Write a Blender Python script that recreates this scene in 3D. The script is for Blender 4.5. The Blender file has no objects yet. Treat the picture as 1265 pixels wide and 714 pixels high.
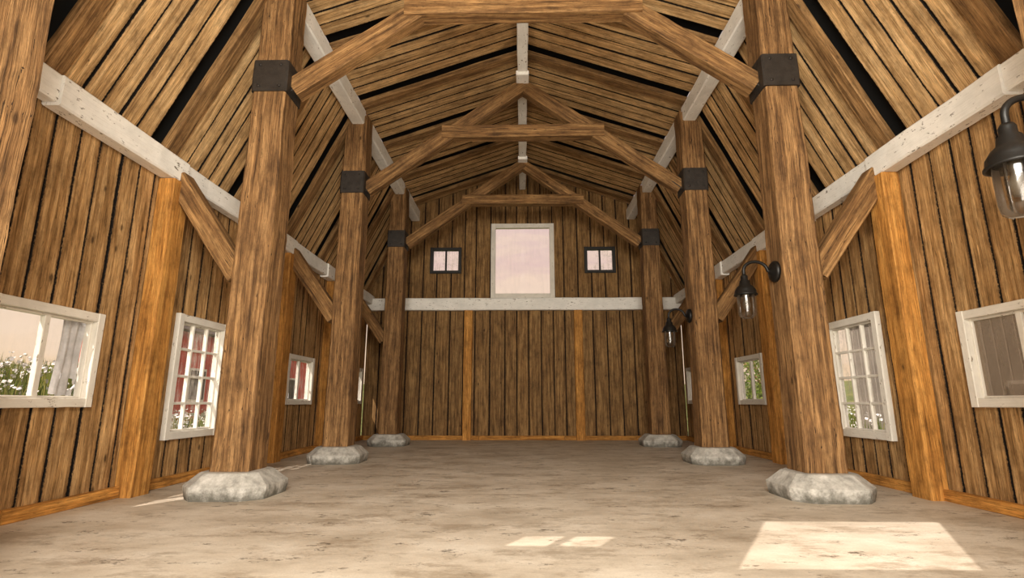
import bpy, math, random
from mathutils import Vector, noise
R=random.Random(7)
sc=bpy.context.scene
def lin(c):
    return tuple(((v/255)/12.92 if v/255<=.04045 else ((v/255+.055)/1.055)**2.4) for v in c)+(1,)
V=Vector
def nz(a,b=0,c=0): return noise.noise(V((a,b,c)))
# ---------------------------------------------------------------- mesh builder
class MB:
    def __init__(s): s.v=[];s.f=[];s.m=[];s.uv=[];s.r=[];s.e=[];s.sm=[]
    def face(s,idx,mat,uvs,rnd,es,smooth=False):
        s.f.append(idx);s.m.append(mat);s.uv.append(uvs);s.r.append(rnd);s.e.append(es);s.sm.append(smooth)
    def loft(s,rings,mat=0,us=None,vs=None,es=None,rnd=None,caps=True,smooth=False):
        if rnd is None: rnd=R.random()
        n=len(rings[0]);b=len(s.v)
        for r in rings: s.v.extend([tuple(p) for p in r])
        if us is None:
            us=[0]
            for j in range(n): us.append(us[-1]+(V(rings[0][j])-V(rings[0][(j+1)%n])).length)
        if vs is None:
            vs=[0]
            for i in range(len(rings)-1): vs.append(vs[-1]+(V(rings[i][0])-V(rings[i+1][0])).length)
        if es is None: es=[.5]*n
        ou=R.random()*50;ov=R.random()*50
        for i in range(len(rings)-1):
            for j in range(n):
                k=(j+1)%n
                s.face((b+i*n+j,b+i*n+k,b+(i+1)*n+k,b+(i+1)*n+j),mat,
                  ((us[j]+ou,vs[i]+ov),(us[j+1]+ou,vs[i]+ov),(us[j+1]+ou,vs[i+1]+ov),(us[j]+ou,vs[i+1]+ov)),rnd,(es[j],es[k],es[k],es[j]),smooth)
        if caps:
            for i in (0,len(rings)-1):
                s.face(tuple(b+i*n+j for j in range(n)),mat,tuple((us[j]*.3+ou,vs[i]+ov) for j in range(n)),rnd,tuple([.5]*n))
    def beam(s,O,L,W,N,ch=.006,n=1,jit=0,mat=0,rnd=None,e0=.0,e1=1.,taper=0,twist=0):
        O=V(O);L=V(L);W=V(W);N=V(N);w=W.length;t=N.length;wd=W/w;nd=N/t;c=min(ch,w*.3,t*.3)
        sd=R.random()*90
        P=[(c,0),(w-c,0),(w,c),(w,t-c),(w-c,t),(c,t),(0,t-c),(0,c)]
        es=[e0+(e1-e0)*p[0]/w for p in P]
        rings=[];vs=[]
        for i in range(n+1):
            f=i/n;y=f*L.length
            a=nz(sd,y*1.1)*jit+nz(sd,y*9)*jit*.6;b=nz(sd+20,y*1.1)*jit+nz(sd+20,y*9)*jit*.6
            d=nz(sd+40,y*1.0)*jit;g=nz(sd+60,y*1.0)*jit
            k=1-taper*f
            ring=[]
            for (pw,pt) in P:
                qw=w/2+(pw-w/2)*k;qt=t/2+(pt-t/2)*k
                fw=pw/w;ft=pt/t
                qw+=a*(1-fw)+b*fw;qt+=d*(1-ft)+g*ft
                ring.append(O+L*f+wd*qw+nd*qt)
            rings.append(ring);vs.append(y)
        s.loft(rings,mat,vs=vs,es=es,rnd=rnd)
    def box(s,a,b,mat=0,ch=.004,axis=2,**k):
        a=V(a);b=V(b);d=b-a
        ax=[V((d.x,0,0)),V((0,d.y,0)),V((0,0,d.z))]
        L=ax[axis];W=ax[(axis+1)%3];N=ax[(axis+2)%3]
        s.beam(a,L,W,N,ch=ch,mat=mat,**k)
    def lathe(s,C,prof,n=28,mat=0,smooth=True,axis=None,caps=True):
        C=V(C);ax=V(axis) if axis else V((0,0,1));ax.normalize()
        p=ax.orthogonal().normalized();q=ax.cross(p)
        rings=[[C+ax*h+(p*math.cos(2*math.pi*j/n)+q*math.sin(2*math.pi*j/n))*max(r,.0004) for j in range(n)] for r,h in prof]
        s.loft(rings,mat,smooth=smooth,caps=caps)
    def tube(s,pts,r,n=12,mat=0):
        pts=[V(p) for p in pts];rings=[];up=V((0,1,0))
        for i,p in enumerate(pts):
            t=(pts[min(i+1,len(pts)-1)]-pts[max(i-1,0)]).normalized()
            a=t.cross(up).normalized();b=t.cross(a)
            rings.append([p+(a*math.cos(2*math.pi*j/n)+b*math.sin(2*math.pi*j/n))*r for j in range(n)])
        s.loft(rings,mat,smooth=True)
    def build(s,name,mats,recalc=True):
        me=bpy.data.meshes.new(name);me.from_pydata(s.v,[],s.f)
        uv=me.uv_layers.new(name='UVMap');e=me.uv_layers.new(name='edge')
        k=0;u1=[];u2=[]
        for fi in range(len(s.f)):
            for j in range(len(s.f[fi])):
                u1+=[s.uv[fi][j][0],s.uv[fi][j][1]];u2+=[s.e[fi][j],s.r[fi]]
        uv.data.foreach_set('uv',u1);e.data.foreach_set('uv',u2)
        me.polygons.foreach_set('material_index',s.m);me.polygons.foreach_set('use_smooth',s.sm)
        for m in mats: me.materials.append(m)
        if recalc:
            import bmesh
            bm=bmesh.new();bm.from_mesh(me);bmesh.ops.recalc_face_normals(bm,faces=bm.faces);bm.to_mesh(me);bm.free()
        o=bpy.data.objects.new(name,me);sc.collection.objects.link(o);return o
# ---------------------------------------------------------------- materials
class NT:
    def __init__(s,name,world=False):
        if world: s.m=bpy.data.worlds.new(name)
        else: s.m=bpy.data.materials.new(name)
        s.m.use_nodes=True;s.t=s.m.node_tree;s.t.nodes.clear()
    def n(s,ty,ins=None,**p):
        x=s.t.nodes.new(ty)
        for k,v in p.items(): setattr(x,k,v)
        for k,v in (ins or {}).items():
            if hasattr(v,'is_linked') or isinstance(v,bpy.types.NodeSocket): s.t.links.new(v,x.inputs[k])
            else: x.inputs[k].default_value=v
        return x
    def ramp(s,fac,stops,interp='LINEAR'):
        x=s.t.nodes.new('ShaderNodeValToRGB');x.color_ramp.interpolation=interp
        while len(x.color_ramp.elements)<len(stops): x.color_ramp.elements.new(.5)
        for e,(p,c) in zip(x.color_ramp.elements,stops):
            e.position=p;e.color=c if len(c)==4 else tuple(c)+(1,)
        s.t.links.new(fac,x.inputs[0]);return x.outputs[0]
    def math(s,op,a,b=0,c=0,clamp=False):
        x=s.t.nodes.new('ShaderNodeMath');x.operation=op;x.use_clamp=clamp
        for i,v in enumerate((a,b,c)):
            if isinstance(v,bpy.types.NodeSocket): s.t.links.new(v,x.inputs[i])
            else: x.inputs[i].default_value=v
        return x.outputs[0]
    def mix(s,f,a,b,bt='MIX'):
        x=s.t.nodes.new('ShaderNodeMix');x.data_type='RGBA';x.blend_type=bt
        for i,v in ((0,f),(6,a),(7,b)):
            if isinstance(v,bpy.types.NodeSocket): s.t.links.new(v,x.inputs[i])
            else: x.inputs[i].default_value=v
        return x.outputs[2]
    def noise(s,vec,scale,det=4,rough=.6,dist=0):
        x=s.n('ShaderNodeTexNoise',{'Vector':vec,'Scale':scale,'Detail':det,'Roughness':rough,'Distortion':dist});return x.outputs[0]
    def mapv(s,vec,sc_): return s.n('ShaderNodeMapping',{'Vector':vec,'Scale':sc_}).outputs[0]
    def out(s,bsdf):
        o=s.t.nodes.new('ShaderNodeOutputMaterial');s.t.links.new(bsdf,o.inputs[0]);return s.m
G=lambda v:(v,v,v,1)
def wood(name,dark,mid,light,seam=0,tint=.25,bump=.5,rough=.75,cracks=.5,soft_=.5):
    T=NT(name)
    uv=T.n('ShaderNodeUVMap',uv_map='UVMap').outputs[0]
    ed=T.n('ShaderNodeSeparateXYZ',{0:T.n('ShaderNodeUVMap',uv_map='edge').outputs[0]})
    g1=T.noise(T.mapv(uv,(20,.9,1)),1,5,.65,.3)
    g2=T.noise(T.mapv(uv,(120,4,1)),1,3,.7)
    g3=T.noise(T.mapv(uv,(3.6,2.0,1)),1.2,5,.75)
    col=T.ramp(g1,[(.30,lin(dark)),(.47,lin(mid)),(.66,lin(light))])
    col=T.mix(.9,col,T.ramp(g2,[(.3,G(.32)),(.52,G(1)),(.8,G(1.35))]),'MULTIPLY')
    col=T.mix(.9,col,T.ramp(g3,[(.32,(.46,.44,.42,1)),(.5,G(.95)),(.65,(1.22,1.21,1.17,1))]),'MULTIPLY')
    rn=T.math('MULTIPLY_ADD',ed.outputs[1],tint*2,1-tint)
    col=T.mix(1,col,T.n('ShaderNodeCombineColor',{0:rn,1:rn,2:T.math('MULTIPLY',rn,1)}).outputs[0],'MULTIPLY')
    # long drying cracks
    ck=T.noise(T.mapv(uv,(26,.9,1)),1,2,.5,.3)
    ckm=T.math('LESS_THAN',T.math('ABSOLUTE',T.math('SUBTRACT',ck,.5)),.006)
    ckm=T.math('MULTIPLY',ckm,T.math('GREATER_THAN',g3,.5))
    ckm=T.math('MULTIPLY',ckm,cracks)
    col=T.mix(ckm,col,lin((30,20,12)))
    # knots
    kn=T.n('ShaderNodeTexVoronoi',{'Vector':T.mapv(uv,(3.2,1.5,1)),'Scale':1.0}).outputs[0]
    knm=T.ramp(kn,[(.035,G(.8)),(.08,G(0))])
    col=T.mix(knm,col,lin((52,34,18)))
    h=T.math('ADD',g1,T.math('MULTIPLY',g2,.6));h=T.math('SUBTRACT',h,T.math('MULTIPLY',ckm,1.2))
    if seam:  # dirty board seams, darkened further to paint in crevice shade
        e=ed.outputs[0];mn=T.math('MINIMUM',e,T.math('SUBTRACT',1,e))
        nn=T.noise(T.mapv(uv,(24,18,1)),1.6,4,.8)
        val=T.math('SUBTRACT',mn,T.math('MULTIPLY',T.math('SUBTRACT',nn,.26),seam))
        sm=T.ramp(val,[(.0,G(1)),(.02,G(0))])
        soft=T.ramp(T.math('SUBTRACT',mn,T.math('MULTIPLY',T.math('SUBTRACT',nn,.3),seam*1.5)),[(0,G(soft_)),(.08,G(0))])
        col=T.mix(soft,col,lin((86,58,32)))
        col=T.mix(sm,col,lin((16,10,6)))
        h=T.math('SUBTRACT',h,T.math('MULTIPLY',sm,.8))
    bp=T.n('ShaderNodeBump',{'Strength':bump,'Distance':.012,'Height':h}).outputs[0]
    b=T.n('ShaderNodeBsdfPrincipled',{'Base Color':col,'Roughness':rough,'Normal':bp})
    b.inputs['Specular IOR Level'].default_value=.25
    return T.out(b.outputs[0])
def paint(name,base=(252,250,244),chip=(112,100,86),amt=.5,streak=.12):
    T=NT(name)
    uv=T.n('ShaderNodeUVMap',uv_map='UVMap').outputs[0]
    a=T.noise(T.mapv(uv,(24,8,1)),1,5,.75)
    b_=T.noise(T.mapv(uv,(2,1.5,1)),1.3,4,.7)
    m=T.ramp(T.math('ADD',a,T.math('MULTIPLY',b_,.35)),[(.79-.1*(amt-.5),G(0)),(.83-.1*(amt-.5),G(1))])
    c=T.ramp(b_,[(.3,lin(tuple(int(x*.92) for x in base))),(.6,lin(base))])
    c=T.mix(T.ramp(T.noise(T.mapv(uv,(70,3,1)),1,3),[(.35,G(streak)),(.5,G(0))]),c,lin((170,160,146)))
    c=T.mix(m,c,lin(chip))
    bp=T.n('ShaderNodeBump',{'Strength':.4,'Distance':.01,'Height':T.math('SUBTRACT',a,m)}).outputs[0]
    return T.out(T.n('ShaderNodeBsdfPrincipled',{'Base Color':c,'Roughness':.65,'Normal':bp}).outputs[0])
def plain(name,c,rough=.5,metal=0,bump=0,var=.25,scale=12):
    T=NT(name)
    oc=T.n('ShaderNodeTexCoord').outputs['Object']
    nn=T.noise(oc,scale,5,.7)
    col=T.mix(1,lin(c),T.ramp(nn,[(.3,G(1-var)),(.7,G(1+var))]),'MULTIPLY')
    i={'Base Color':col,'Roughness':rough,'Metallic':metal}
    if bump: i['Normal']=T.n('ShaderNodeBump',{'Strength':bump,'Distance':.02,'Height':nn}).outputs[0]
    return T.out(T.n('ShaderNodeBsdfPrincipled',i).outputs[0])
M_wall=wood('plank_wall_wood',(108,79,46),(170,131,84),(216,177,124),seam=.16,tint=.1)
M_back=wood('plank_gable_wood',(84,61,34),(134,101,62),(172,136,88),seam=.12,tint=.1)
M_roof=wood('plank_roof_wood',(134,102,66),(198,160,110),(236,200,148),seam=.12,tint=.08,bump=.3,soft_=.35)
M_post=wood('hewn_post_wood',(66,46,28),(124,91,57),(170,132,88),tint=.05,bump=.8,cracks=.9)
M_brace=wood('brace_wood',(74,52,31),(128,94,58),(172,134,88),tint=.12,bump=.6,cracks=.8)
M_stud=wood('stud_wood',(134,90,42),(188,131,64),(216,160,86),tint=.06,bump=.4,cracks=.4)
M_rafter=wood('rafter_wood',(84,60,36),(136,102,64),(178,140,94),tint=.1,bump=.5)
M_white=paint('peeling_white_paint')
M_frame=paint('window_white_paint',(236,231,220),(136,120,100),.4)
M_black=plain('blackened_iron',(20,19,18),.45,.3,.15)
M_strap=plain('aged_iron_strap',(50,45,41),.55,.3,.4,.35,9)
M_dark=plain('gap_shade_sheathing',(10,7,5),.9)  # backing behind boards, near black to paint the shadow in the gaps
M_blackframe=plain('black_painted_frame',(26,24,22),.6)
# floor
T=NT('worn_concrete_floor');oc=T.n('ShaderNodeTexCoord').outputs['Object']
a=T.noise(T.mapv(oc,(.9,1.4,1)),1.2,7,.7);b_=T.noise(T.mapv(oc,(4,12,1)),1,6,.75);e_=T.noise(oc,70,3,.7)
c=T.ramp(a,[(.3,lin((174,162,144))),(.5,lin((203,192,175))),(.7,lin((221,213,199)))])
c=T.mix(.4,c,T.ramp(b_,[(.3,G(.8)),(.6,G(1.05))]),'MULTIPLY')
c=T.mix(.5,c,T.ramp(e_,[(.3,G(.82)),(.6,G(1.05))]),'MULTIPLY')
st=T.noise(T.mapv(oc,(1.1,2.0,1)),1.0,9,.8)
c=T.mix(T.ramp(st,[(.51,G(0)),(.6,G(.6))]),c,lin((142,126,105)))
sp=T.noise(T.mapv(oc,(1.8,3.4,1)),1.4,10,.85)
c=T.mix(T.ramp(sp,[(.57,G(0)),(.61,G(.9))]),c,lin((80,69,54)))
bp=T.n('ShaderNodeBump',{'Strength':.15,'Distance':.006,'Height':T.math('ADD',b_,e_)}).outputs[0]
M_floor=T.out(T.n('ShaderNodeBsdfPrincipled',{'Base Color':c,'Roughness':T.ramp(a,[(.3,G(.45)),(.7,G(.65))]),'Normal':bp}).outputs[0])
# stone
T=NT('footing_stone');oc=T.n('ShaderNodeTexCoord').outputs['Object']
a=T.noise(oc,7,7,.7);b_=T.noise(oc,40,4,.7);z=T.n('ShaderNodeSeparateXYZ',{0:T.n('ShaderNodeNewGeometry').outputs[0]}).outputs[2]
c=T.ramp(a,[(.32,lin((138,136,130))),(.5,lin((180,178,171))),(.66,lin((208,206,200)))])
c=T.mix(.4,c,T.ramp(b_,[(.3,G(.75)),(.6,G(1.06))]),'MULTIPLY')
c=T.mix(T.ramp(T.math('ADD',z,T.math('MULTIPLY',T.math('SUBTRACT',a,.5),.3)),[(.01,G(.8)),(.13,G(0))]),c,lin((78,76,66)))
bp=T.n('ShaderNodeBump',{'Strength':.3,'Distance':.01,'Height':T.math('ADD',a,T.math('MULTIPLY',b_,.5))}).outputs[0]
M_stone=T.out(T.n('ShaderNodeBsdfPrincipled',{'Base Color':c,'Roughness':.85,'Normal':bp}).outputs[0])
# glass
def glass(name,dirt,colr,tintc=(1,1,1,1),floorv=.25):
    T=NT(name);oc=T.n('ShaderNodeTexCoord').outputs['Object']
    s1=T.noise(T.mapv(oc,(14,14,1.3)),1,5,.7);s2=T.noise(oc,3,4,.7)
    m=T.ramp(T.math('ADD',T.math('MULTIPLY',s1,.6),T.math('MULTIPLY',s2,.4)),[(.48,G(dirt*floorv)),(.66,G(min(1,dirt)))])
    tr=T.n('ShaderNodeBsdfTransparent',{0:tintc}).outputs[0]
    gl=T.n('ShaderNodeBsdfGlossy',{'Roughness':.05}).outputs[0]
    df=T.n('ShaderNodeBsdfTranslucent',{0:lin(colr)}).outputs[0]
    d2=T.n('ShaderNodeBsdfDiffuse',{0:lin(colr)}).outputs[0]
    dd=T.n('ShaderNodeMixShader',{0:.5,1:df,2:d2}).outputs[0]
    x=T.n('ShaderNodeMixShader',{0:.04,1:tr,2:gl}).outputs[0]
    return T.out(T.n('ShaderNodeMixShader',{0:m,1:x,2:dd}).outputs[0])
M_glass=glass('dusty_window_glass',.4,(235,226,214),floorv=.1)
M_glass2=glass('clean_window_glass',.06,(225,212,196))
M_glass3=glass('grimy_window_glass',.5,(190,176,158),lin((222,214,206)),.5)
T=NT('lantern_glass')
fr=T.n('ShaderNodeFresnel',{'IOR':1.45}).outputs[0]
g0=T.n('ShaderNodeMixShader',{0:.6,1:T.n('ShaderNodeBsdfGlossy',{'Roughness':.15}).outputs[0],2:T.n('ShaderNodeBsdfTranslucent',{0:lin((185,178,168))}).outputs[0]}).outputs[0]
x=T.n('ShaderNodeMixShader',{0:T.math('ADD',fr,.12),1:T.n('ShaderNodeBsdfTransparent',{0:(.86,.84,.81,1)}).outputs[0],2:g0}).outputs[0]
M_lglass=T.out(x)
T=NT('bulb_glass');M_bulb=T.out(T.n('ShaderNodeBsdfPrincipled',{'Base Color':lin((84,76,64)),'Roughness':.5}).outputs[0])
M_red=plain('red_barn_siding',(200,62,42),.7,0,.2,.25,3)
M_cloth=plain('ragged_cloth',(190,188,188),.9,0,.2,.25,8)
M_grey=plain('grey_shed_siding',(170,160,148),.85,0,.3,.25,2)
M_shroof=plain('shed_roofing',(80,70,62),.8)
# ---------------------------------------------------------------- layout
W=4.4;D=14.8;Y0=-1.0
POSTY=[2.45,5.92,9.21,12.73]
PX=3.18;A=.215
def roof_z(x):
    x=abs(x)
    return 7.75-.349*x if x<3.15 else 6.65-(x-3.15)*2.126
def planked(name,mp,u0,u1,pw,ztop,holes,mat,n=30,jit=.006,steps=None):
    """mp(u,z,n)->world, n = depth outward from the room"""
    mb=MB();u=u0
    du=V(mp(1,0,0))-V(mp(0,0,0));dn=V(mp(0,0,1))-V(mp(0,0,0))
    while u<u1-.02:
        w=pw*(.85+.3*R.random());
        if u+w>u1-.1: w=u1-u
        top=max(ztop(u),ztop(u+w),ztop(u+w/2))+.03
        off=R.random()*.012;rnd=R.random();g=.006
        cuts=sorted(set([u+g,u+w-g]+[c for h in holes for c in (h[0],h[1]) if u+g<c<u+w-g]))
        for a,b in zip(cuts[:-1],cuts[1:]):
            spans=[(0,top)]
            for h in holes:
                if a>=h[0]-1e-4 and b<=h[1]+1e-4:
                    spans=[s_ for (p,q) in spans for s_ in ((p,min(q,h[2])),(max(p,h[3]),q)) if s_[1]-s_[0]>.01]
            for p,q in spans:
                e0=(a-u)/w;e1=(b-u)/w
                full=len(cuts)==2
                mb.beam(mp(a,p,off),(0,0,q-p),du*(b-a),dn*.032,ch=.006 if full else .002,n=max(2,int(n*(q-p)/4)),jit=jit if full else 0,mat=0,rnd=rnd,e0=e0,e1=e1)
        for a,b in zip(cuts[:-1],cuts[1:]):
            spans=[(0,top)]
            for h in holes:
                if a>=h[0]-1e-4 and b<=h[1]+1e-4:
                    spans=[s_ for (p,q) in spans for s_ in ((p,min(q,h[2])),(max(p,h[3]),q)) if s_[1]-s_[0]>.01]
            a2=a-g-.001 if abs(a-u-g)<1e-6 else a;b2=b+g+.001 if abs(b-u-w+g)<1e-6 else b
            for p,q in spans: mb.beam(mp(a2,p,.048),(0,0,q-p),du*(b2-a2),dn*.03,ch=0.0001,mat=1)
        u+=w
    return mb.build(name,[mat,M_dark])
mpL=lambda u,z,n:(-W-n,u,z)
mpR=lambda u,z,n:(W+n,u,z)
mpB=lambda u,z,n:(u,D+n,z)
mpF=lambda u,z,n:(u,Y0-n,z)
A0,A1=.95,1.885
winL=[(4.17,5.38,A0,A1,'A'),(6.57,7.70,.545,2.105,'B'),(9.82,11.07,A0,A1,'A'),(13.35,14.5,A0,A1,'A'),(.8,2.0,A0,A1,'A')]
winR=[(4.17,5.39,A0,A1,'A'),(6.61,7.74,.545,2.105,'B'),(9.89,11.12,A0,A1,'A'),(13.35,14.5,A0,A1,'A'),(.8,2.0,A0,A1,'A')]
winB=[(-.92,.90,3.875,6.08,'C'),(-2.67,-1.77,4.60,5.37,'D'),(1.76,2.65,4.60,5.37,'D')]
winF=[(-1.42,.37,4.9,6.78,'C'),(-3.12,-2.2,5.5,6.12,'A')]
hol=lambda ws,f=.05:[(w[0]+f,w[1]-f,w[2]+f,w[3]-f) for w in ws]
planked('wall_left',mpL,Y0,D,.27,lambda u:3.95,hol(winL),M_wall)
planked('wall_right',mpR,Y0,D,.27,lambda u:3.95,hol(winR),M_wall)
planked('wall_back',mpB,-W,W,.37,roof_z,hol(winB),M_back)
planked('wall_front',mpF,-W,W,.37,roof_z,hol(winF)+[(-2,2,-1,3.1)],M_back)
mb=MB();mb.box((-W-.15,Y0-.15,-.2),(W+.15,D+.15,0),ch=.0005);mb.build('floor',[M_floor])
# ---------------------------------------------------------------- roof
mb=MB()
RY=[y for y in [.93+1.68*i for i in range(9)]]
knee=V((3.15,0,6.65));eave=V((4.5,0,6.65-1.35*2.126));ridge=V((0,0,7.75))
for sx in (-1,1):
    for (p,q) in ((eave,knee),(knee,ridge)):
        P=V((p.x*sx,0,p.z));Q=V((q.x*sx,0,q.z));L=Q-P;Nn=L.normalized().cross(V((0,1,0)))
        if Nn.z<0: Nn=-Nn
        edges=[Y0]
        for y in RY: edges+=[y-.30,y+.13]
        edges.append(D)
        for a,b in zip(edges[0::2],edges[1::2]):
            if b-a<.1: continue
            k=max(1,round((b-a)/.24));w=(b-a)/k
            for i in range(k):
                y=a+i*w
                mb.beam(P+V((0,y+.006,0))+Nn*R.random()*.014,L,V((0,w-.012,0)),Nn*.04,ch=.003,n=24,jit=.005,mat=0)
        for y in RY:
            mb.beam(P+V((0,y-.11,0))-Nn*.06,L,V((0,.22,0)),Nn*.1,ch=.012,n=16,jit=.01,mat=1)
        mb.beam(P+V((0,Y0-.2,0))+Nn*.2,L*1.02,V((0,D-Y0+.4,0)),Nn*.1,ch=.001,mat=2)
mb.build('ceiling',[M_roof,M_rafter,M_dark])
# ---------------------------------------------------------------- white beams
for sx in (-1,1):
    mb=MB()
    ys=[Y0,.9,2.6,4.3,6.05,7.7,9.35,11.1,12.9,D]
    for i,(a,b) in enumerate(zip(ys[:-1],ys[1:])):
        o=.03*(i%2)
        xi=4.24-.03*(i%2)
        mb.beam((sx*xi,a+.003,3.675-o),(0,b-a-.006+(.12 if i%2 else 0),0),(sx*(4.395-xi),0,0),(0,0,.27+o),ch=.018,n=14,jit=.01,mat=0)
    mb.build('wall_plate_beam',[M_white])
    mb=MB();
    P=[Y0-.4]+POSTY+[D+.12]
    for a,b in zip(P[:-1],P[1:]):
        mb.beam((sx*3.03,a+.44,6.2),(0,b-a-.44-(-.07 if b<D else .125),0),(sx*.24,0,0),(0,0,.31),ch=.02,n=16,jit=.012)
    mb.build('purlin_beam',[M_white])
mb=MB()
ys=[Y0,2.6,6.2,9.3,12.9,D-.003]
for i,(a,b) in enumerate(zip(ys[:-1],ys[1:])):
    mb.beam((-.095,a+.002,7.15),(0,b-a-.004,0),(.19,0,0),(0,0,.5),ch=.015,n=16,jit=.01)
    if 0<i: mb.beam((-.12,a-.25,7.09),(0,.5,0),(.24,0,0),(0,0,.09),ch=.01,n=3,jit=.006)
mb.build('ridge_beam',[M_white])
mb=MB();mb.beam((-W+.005,D-.16,3.515),(2*W-.01,0,0),(0,.155,0),(0,0,.345),ch=.018,n=30,jit=.01);mb.build('gable_tie_beam',[M_white])
# ---------------------------------------------------------------- posts, footings, trusses
for yk in POSTY:
    cy=yk+A
    for sx in (-1,1):
        mb=MB();mb.beam((sx*PX-A-.005,yk,.268),(0,0,6.11),(2*A+.01,0,0),(0,2*A+.01,0),ch=.022,n=70,jit=.014,taper=.09)
        nv=len(mb.v)
        for q in range(nv-8,nv):
            x,y,z=mb.v[q];z=6.42-max(0,abs(x)-2.97)*1.1;mb.v[q]=(x,y,z)
        o=.222;i_=.199
        def sq(h,z): 
            c=.02
            return [(sx*PX+a,cy+b,z) for a,b in ((-h+c,-h),(h-c,-h),(h,-h+c),(h,h-c),(h-c,h),(-h+c,h),(-h,h-c),(-h,-h+c))]
        mb.loft([sq(i_,4.8),sq(o,4.8),sq(o+.004,5.0),sq(o,5.23),sq(i_,5.23)],1,caps=False)
        for zz in (4.87,5.16):
            for dx in (-.13,.13):
                mb.lathe((sx*PX+dx,cy-o-.001,zz),[(.0,-.004),(.018,-.004),(.018,.012),(.0,.018)],10,1,True,(0,-1,0))
        mb.beam((sx*(PX-o+.02),cy-.09,4.86),(-sx*.2,0,.16),(0,.18,0),(sx*.01,0,.016),ch=.003,mat=1)
        mb.build('timber_post',[M_post,M_strap])
        mb=MB();rings=[]
        prof=[(0,.43),(.04,.44),(.09,.45),(.135,.452),(.142,.447),(.15,.437),(.232,.35),(.244,.338),(.256,.325),(.264,.31),(.266,.29),(.267,.12)]
        for z,h in prof:
            ring=[];c=h*.4
            cor=[(h,-h+c),(h,h-c),(h-c,h),(-h+c,h),(-h,h-c),(-h,-h+c),(-h+c,-h),(h-c,-h)]
            pts=[]
            for j in range(8):
                p=V(cor[j]);q=V(cor[(j+1)%8])
                for t in range(6): pts.append(p.lerp(q,t/6))
            m_=len(pts)
            for j in range(m_):   # soften the corners
                r=(pts[j-1]+pts[j]*6+pts[(j+1)%m_])/8
                k=1+.03*nz(r.x*2.4+sx*9,r.y*2.4+yk,z*2)+.003*nz(r.x*10,r.y*10+sx,z*10)
                ring.append((sx*PX+r.x*k,cy+r.y*k,z+(.003*nz(r.x*6,r.y*6,yk) if .1<z<.25 else 0)))
            rings.append(ring)
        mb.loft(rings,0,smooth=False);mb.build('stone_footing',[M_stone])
    mb=MB()
    for sx in (-1,1):
        a=V((sx*2.955,cy-.1,4.93));b=V((-sx*.02,cy-.1,7.08));L=b-a;n_=V((-L.z,0,L.x)).normalized()
        if n_.z<0:n_=-n_
        mb.beam(a-n_*.13+V((0,.0 if sx<0 else .012,0)),L,(0,.2,0),n_*.26,ch=.015,n=26,jit=.012)
    mb.beam((-1.55,cy-.14,5.95),(3.1,0,0),(0,.24,0),(0,0,.25),ch=.018,n=20,jit=.012)
    mb.build('roof_truss',[M_brace])
    for sx in (-1,1):
        mb=MB();a=V((sx*4.29,cy-.11,3.70));b=V((sx*3.40,cy-.11,2.46));L=b-a;n_=V((-L.z,0,L.x)).normalized()
        mb.beam(a-n_*.12,L,(0,.22,0),n_*.25,ch=.015,n=16,jit=.012)
        mb.build('knee_brace',[M_brace])
for sx in (-1,1):
    for y in [p-.02 for p in POSTY]+[8.05,11.5]:
        mb=MB();mb.beam((sx*4.395,y,.0),(0,0,3.64),(-sx*.2,0,0),(0,.3,0),ch=.012,n=24,jit=.008);mb.build('wall_stud',[M_stud])
    mb=MB();ys=[Y0+.01,.5,2.2,4.6,7.3,9.6,12.1,D-.01]
    for a,b in zip(ys[:-1],ys[1:]): mb.beam((sx*4.395,a+.003,.0),(0,b-a-.006,0),(-sx*.07,0,0),(0,0,.115),ch=.008,n=8,jit=.006)
    mb.build('baseboard_left' if sx<0 else 'baseboard_right',[M_stud])
mb=MB();xs=[-4.32,-3.1,-1.2,-.1,1.1,3.0,4.32]
for a,b in zip(xs[:-1],xs[1:]): mb.beam((a+.003,D-.07,0),(b-a-.006,0,0),(0,.065,0),(0,0,.115),ch=.008,n=6,jit=.006)
mb.build('baseboard_back',[M_stud])
for x in (-1.53,1.53):
    mb=MB();mb.beam((x-.115,D-.15,.0),(0,0,3.51),(.23,0,0),(0,.145,0),ch=.01,n=20,jit=.008);mb.build('wall_stud',[M_stud])
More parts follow.
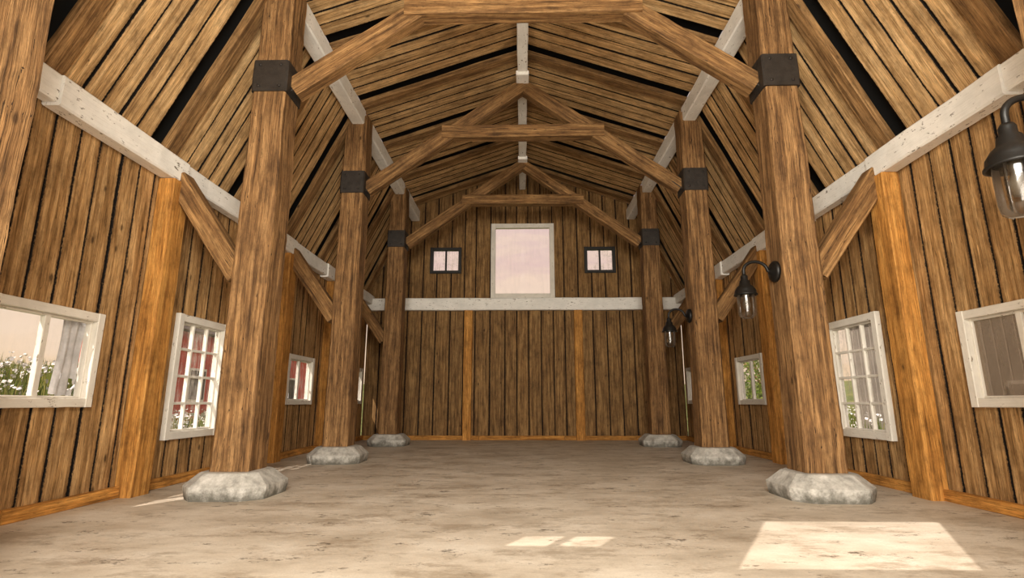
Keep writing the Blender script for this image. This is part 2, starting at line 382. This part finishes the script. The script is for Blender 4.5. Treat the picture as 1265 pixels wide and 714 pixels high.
# ---------------------------------------------------------------- windows
wi=[0]
def window(mp,w,g,curtain=False):
    u0,u1,z0,z1,ty=w;wi[0]+=1;mb=MB()
    du=V(mp(1,0,0))-V(mp(0,0,0));dn=V(mp(0,0,1))-V(mp(0,0,0))
    def bar(a,b,p,q,n0,n1,vert,jit=.004,ch=.006):
        O=V(mp(a,p,n0))
        if vert: mb.beam(O,(0,0,q-p),du*(b-a),dn*(n1-n0),ch=ch,n=10,jit=jit)
        else: mb.beam(O,du*(b-a),(0,0,q-p),dn*(n1-n0),ch=ch,n=10,jit=jit)
    f={'A':.085,'B':.095,'C':.13,'D':.085}[ty]
    bar(u0,u0+f,z0,z1,-.055,.085,True);bar(u1-f,u1,z0,z1,-.055,.085,True)
    bar(u0+f,u1-f,z1-f,z1,-.05,.085,False);bar(u0+f,u1-f,z0,z0+f,-.05,.085,False)
    a,b,p,q=u0+f,u1-f,z0+f,z1-f
    cols,rows,m={'A':(2,1,.06),'B':(3,4,.032),'C':(1,1,0),'D':(2,1,.05)}[ty]
    for i in range(1,cols):
        c=a+(b-a)*i/cols;bar(c-m/2,c+m/2,p,q,.0,.05,True,.002,.004)
    for i in range(1,rows):
        c=p+(q-p)*i/rows;bar(a,b,c-m/2,c+m/2,.004,.046,False,.002,.004)
    if ty in 'AB':
        s=.022
        bar(a,a+s,p,q,.0,.06,True,.001);bar(b-s,b,p,q,.0,.06,True,.001);bar(a+s,b-s,p,p+s,.0,.06,False,.001);bar(a+s,b-s,q-s,q,.0,.06,False,.001)
    mb.beam(V(mp(a,p,.025)),(0,0,q-p),du*(b-a),dn*.004,ch=.0001,mat=1)
    if curtain:
        c0,c1=curtain;c0=a+(b-a)*c0;c1=a+(b-a)*c1;rings=[]
        for i in range(15):
            z=q-(q-p)*.96*i/14;r=[]
            for k in range(13):
                t=k/12;u=c0+(c1-c0)*(.5+(t-.5)*(1-.15*math.sin(i*.3)))
                r.append(mp(u,z+.02*nz(k*.9,i*.4),.09+.022*math.sin(t*17+i*.15)))
            rings.append(r)
        b0=len(mb.v)
        for r in rings: mb.v.extend(r)
        for i in range(14):
            for k in range(12):
                if i>8 and nz(k*.5,i*.45,3)>.18: continue
                mb.face((b0+i*13+k,b0+i*13+k+1,b0+i*13+k+14,b0+i*13+k+13),2,((0,0),)*4,.5,(.5,)*4,True)
    mb.build('window_%d'%wi[0],[M_blackframe if ty=='D' else M_frame,g,M_cloth])
for i,w in enumerate(winL): window(mpL,w,M_glass if i else M_glass2,(.76,1.0) if i==0 else ((0,.3) if i==2 else False))
for i,w in enumerate(winR): window(mpR,w,M_glass3 if i==0 else (M_glass if i==1 else M_glass))
for i,w in enumerate(winB): window(mpB,w,M_glass2 if i==0 else M_glass)
for w in winF: window(mpF,w,M_glass2)
# ---------------------------------------------------------------- lanterns
for yk in POSTY[0:3]:
    cy=yk+A;xf=PX-A+.0;z0=2.5;xl=2.585
    mb=MB()
    mb.lathe((xf+.0,cy,z0),[(0,0),(.125,0),(.125,.03),(.105,.05),(.05,.06),(.03,.085),(0,.086)],28,0,True,(-1,0,0))
    pts=[(xf-.04,cy,z0)]
    pts+=[(xf-.1,cy,z0+.01)]
    cxx=(xf-.1+xl)/2;rr=(xf-.1-xl)/2
    for i in range(1,17):
        t=math.pi*i/16
        pts.append((cxx+rr*math.cos(t),cy,z0+.01+.11*math.sin(t)))
    pts.append((xl,cy,2.42))
    mb.tube(pts,.019,12,0)
    mb.lathe((xl,cy,0),[(0,2.46),(.03,2.46),(.04,2.44),(.04,2.40),(.055,2.385),(.062,2.34),(.09,2.315),(.118,2.27),(.122,2.235),(.132,2.225),(.132,2.215),(.115,2.215),(.1,2.25),(.0,2.26)],32,0)
    mb.lathe((xl,cy,0),[(.094,2.235),(.098,2.20),(.098,2.02),(.09,1.975),(.06,1.95),(0,1.945)],32,1,caps=False)
    mb.lathe((xl,cy,0),[(.03,2.26),(.03,2.2),(.022,2.19),(.03,2.16),(.042,2.12),(.042,2.09),(.03,2.055),(.0,2.045)],20,2)
    for k in range(4):
        t=math.pi*2*k/4+.4
        mb.tube([(xl+.101*math.cos(t),cy+.101*math.sin(t),2.23),(xl+.101*math.cos(t),cy+.101*math.sin(t),2.03),(xl+.092*math.cos(t),cy+.092*math.sin(t),1.97),(xl+.05*math.cos(t),cy+.05*math.sin(t),1.94)],.0035,6,1)
    mb.build('wall_lantern',[M_black,M_lglass,M_bulb])
# ---------------------------------------------------------------- outdoors
def ss(a,b,x):
    t=min(max((x-a)/(b-a),0),1);return t*t*(3-2*t)
def hgt(x,y):
    d=math.hypot(max(abs(x)-W,0),max(y-15,-2-y,0))
    k=ss(.70,.80,abs(x)/max(y,1)) if y<60 else 0
    return -.12+1.75*ss(1.2,8,d)*k*(.9+.4*nz(x*.2,y*.2))+4.2*ss(10,64,d)*(.8+.3*nz(x*.03,y*.03))
mb=MB();n=110;S=150;b0=0
for i in range(n+1):
    for j in range(n+1):
        a=(i/n*2-1);b=(j/n*2-1);x=a*abs(a)*S;y=6+b*abs(b)*S
        mb.v.append((x,y,hgt(x,y)-(.15 if abs(x)<5 and -3<y<16 else 0)))
for i in range(n):
    for j in range(n):
        k=i*(n+1)+j;mb.face((k,k+n+1,k+n+2,k+1),0,((0,0),)*4,.5,(.5,)*4,True)
T=NT('meadow_ground_mat');oc=T.n('ShaderNodeTexCoord').outputs['Object']
c=T.ramp(T.noise(oc,.6,6,.7),[(.3,lin((70,84,34))),(.5,lin((112,122,56))),(.7,lin((160,150,86)))])
c=T.mix(.7,c,T.ramp(T.noise(oc,9,5,.8),[(.3,G(.5)),(.65,G(1.2))]),'MULTIPLY')
M_grass=T.out(T.n('ShaderNodeBsdfPrincipled',{'Base Color':c,'Roughness':.9}).outputs[0])
mb.build('meadow_ground',[M_grass])
T=NT('grass_blade');uvn=T.n('ShaderNodeUVMap',uv_map='edge');e=T.n('ShaderNodeSeparateXYZ',{0:uvn.outputs[0]}).outputs[1]
c=T.ramp(e,[(0,lin((62,92,28))),(.6,lin((120,138,52))),(1,lin((180,168,96)))])
dd=T.n('ShaderNodeBsdfDiffuse',{0:c}).outputs[0];tt=T.n('ShaderNodeBsdfTranslucent',{0:c}).outputs[0]
M_blade=T.out(T.n('ShaderNodeMixShader',{0:.4,1:dd,2:tt}).outputs[0])
M_flower=plain('white_petals',(245,240,235),.7,var=.05)
mb=MB()
for k in range(24000):
    sx=-1 if k%2 else 1
    dx=R.random()**1.3*11;x=sx*(5.4+dx);y=abs(x)*(1/R.uniform(.36,1.12))
    if sx<0 and x<-13 and y>20: continue
    if sx>0 and 7.5<x<13 and 6<y<14.5: continue
    z=hgt(x,y)-.02;h=R.uniform(.35,.9)*(1 if dx>1 else .6);t=R.random()*6.28;w=.012+.008*R.random()
    a,b=math.cos(t)*w,math.sin(t)*w;lx,ly=R.uniform(-.16,.16),R.uniform(-.16,.16);i0=len(mb.v)
    mb.v+=[(x-a,y-b,z),(x+a,y+b,z),(x+a*.7+lx*.4,y+b*.7+ly*.4,z+h*.6),(x-a*.7+lx*.4,y-b*.7+ly*.4,z+h*.6),(x+lx,y+ly,z+h)]
    r_=R.random()
    mb.face((i0,i0+1,i0+2,i0+3),0,((0,0),)*4,r_,(.5,)*4);mb.face((i0+3,i0+2,i0+4),0,((0,0),)*3,r_,(.5,)*3)
    if k%14<2:
        c=V((x+lx,y+ly,z+h));s=R.uniform(.02,.045)
        for q in range(3):
            i0=len(mb.v);d1=V((R.uniform(-1,1),R.uniform(-1,1),R.uniform(-1,1))).normalized()*s;d2=d1.orthogonal().normalized()*s
            c2=c+V((R.uniform(-.04,.04),R.uniform(-.04,.04),R.uniform(-.03,.03)))
            mb.v+=[tuple(c2-d1),tuple(c2-d2),tuple(c2+d1),tuple(c2+d2)];mb.face((i0,i0+1,i0+2,i0+3),1,((0,0),)*4,.5,(.5,)*4)
mb.build('meadow_grass',[M_blade,M_flower],recalc=False)
# leafy shrubs
for (bx,by,bh,br) in ((11,22,2.4,1.5),(14,29,3.2,2.2),(8.6,19,1.5,1.0),(17,38,4,3),(22,30,3.4,2.6)):
    mb=MB();z0=hgt(bx,by)
    for q in range(5):
        t=q*1.256+R.random();rr=br*.5
        mb.tube([(bx,by,z0-.1),(bx+rr*.3*math.cos(t),by+rr*.3*math.sin(t)+.001,z0+bh*.4),(bx+rr*math.cos(t),by+rr*math.sin(t),z0+bh*.8)],.03*br,6,1)
    for q in range(1500):
        d=V((R.gauss(0,1),R.gauss(0,1),R.gauss(0,1))).normalized()*(R.random()**.35)
        lump=1+.35*nz(d.x*2+bx,d.y*2,d.z*2)
        c=V((bx+d.x*br*lump,by+d.y*br*lump,z0+bh*.55+d.z*bh*.5*lump));s=R.uniform(.06,.12)*(1+br*.15)
        d1=V((R.uniform(-1,1),R.uniform(-1,1),R.uniform(-1,1))).normalized();d2=d1.orthogonal().normalized()*s*.5;d1=d1*s
        i0=len(mb.v);mb.v+=[tuple(c-d1),tuple(c-d2),tuple(c+d1),tuple(c+d2)];mb.face((i0,i0+1,i0+2,i0+3),0,((0,0),)*4,R.random()*.7,(.5,)*4)
    mb.build('leafy_shrub',[M_blade,M_rafter],recalc=False)
mb=MB()
y=21.3
while y<37:
    mb.box((-18,y+.01,-.1),(-14.0,y+.29,3.9),0,.01);y+=.3
mb.beam((-13.7,21,3.8),(0,16.5,0),(-2.4,0,1.6),(.05,0,.1),mat=1);mb.beam((-18.3,21,3.8),(0,16.5,0),(2.4,0,1.6),(-.05,0,.1),mat=1)
for y in (22.2,25,28.4,31.6,34.5):
    mb.box((-14.0,y,1.0),(-13.93,y+1.2,2.4),2);mb.box((-13.96,y+.1,1.1),(-13.9,y+1.1,2.3),3)
mb.build('red_barn',[M_red,M_shroof,M_frame,M_blackframe])
mb=MB();y=7.
while y<13.4:
    mb.box((8.2,y+.008,-.1),(11.5,y+.212,3.2),0,.01);y+=.22
mb.beam((8.0,6.8,3.15),(0,6.9,0),(2.0,0,1.3),(-.04,0,.08),mat=1);mb.beam((11.7,6.8,3.15),(0,6.9,0),(-1.9,0,1.3),(.04,0,.08),mat=1)
mb.box((8.13,8.75,.75),(8.2,9.25,1.35),2);mb.box((8.1,8.81,.81),(8.15,9.19,1.29),0)
mb.build('grey_shed',[M_grey,M_shroof,M_frame])
# ---------------------------------------------------------------- world
T=NT('evening_sky',True);g=T.n('ShaderNodeTexCoord').outputs['Generated']
z=T.n('ShaderNodeSeparateXYZ',{0:g}).outputs[2]
c=T.ramp(z,[(.0,lin((253,216,172))),(.12,lin((250,222,194))),(.2,lin((240,208,194))),(.36,lin((230,198,200))),(.6,lin((196,190,205))),(1,lin((165,172,195)))])
cl=T.noise(T.mapv(g,(3,3,14)),1.6,5,.6,.5)
c=T.mix(T.ramp(cl,[(.42,G(0)),(.62,G(.65))]),c,lin((255,228,202)))
bg=T.n('ShaderNodeBackground',{0:c,1:1.0}).outputs[0]
o=T.t.nodes.new('ShaderNodeOutputWorld');T.t.links.new(bg,o.inputs[0]);sc.world=T.m
# ---------------------------------------------------------------- lights
def light(name,ty,loc,E,col,target=None,**k):
    l=bpy.data.lights.new(name,ty);l.energy=E;l.color=col
    for a,b in k.items(): setattr(l,a,b)
    o=bpy.data.objects.new(name,l);o.location=loc;sc.collection.objects.link(o)
    if target is not None: o.rotation_euler=(V(target)-V(loc)).to_track_quat('-Z','Y').to_euler()
    return o
S_=V((.487,.873,-.97))
light('sun','SUN',(0,-5,10),5.2,(1,.88,.77),tuple(V((0,-5,10))+S_*5),angle=.004)
light('added_door_fill','AREA',(0,-1.9,1.8),560,(1,.92,.80),(0,10,3.6),shape='RECTANGLE',size=3.8,size_y=2.8)  # added fill light at the unseen doorway, brightens the whole interior
light('added_loft_fill','AREA',(0,-.85,4.1),560,(1,.92,.79),(0,11,2.4),shape='RECTANGLE',size=3.0,size_y=1.2)  # added upper fill behind the camera, stands for no real lamp
# ---------------------------------------------------------------- camera
cam=bpy.data.cameras.new('camera');cam.sensor_width=36;cam.lens=656.9/1265*36;cam.clip_end=1000;cam.clip_start=.05
co=bpy.data.objects.new('camera',cam);co.location=(-.02,0,1);co.rotation_euler=(math.pi/2+.2093,0,.0199);sc.collection.objects.link(co);sc.camera=co
try:
    sc.view_settings.view_transform='Standard';sc.view_settings.look='None'
except Exception: pass
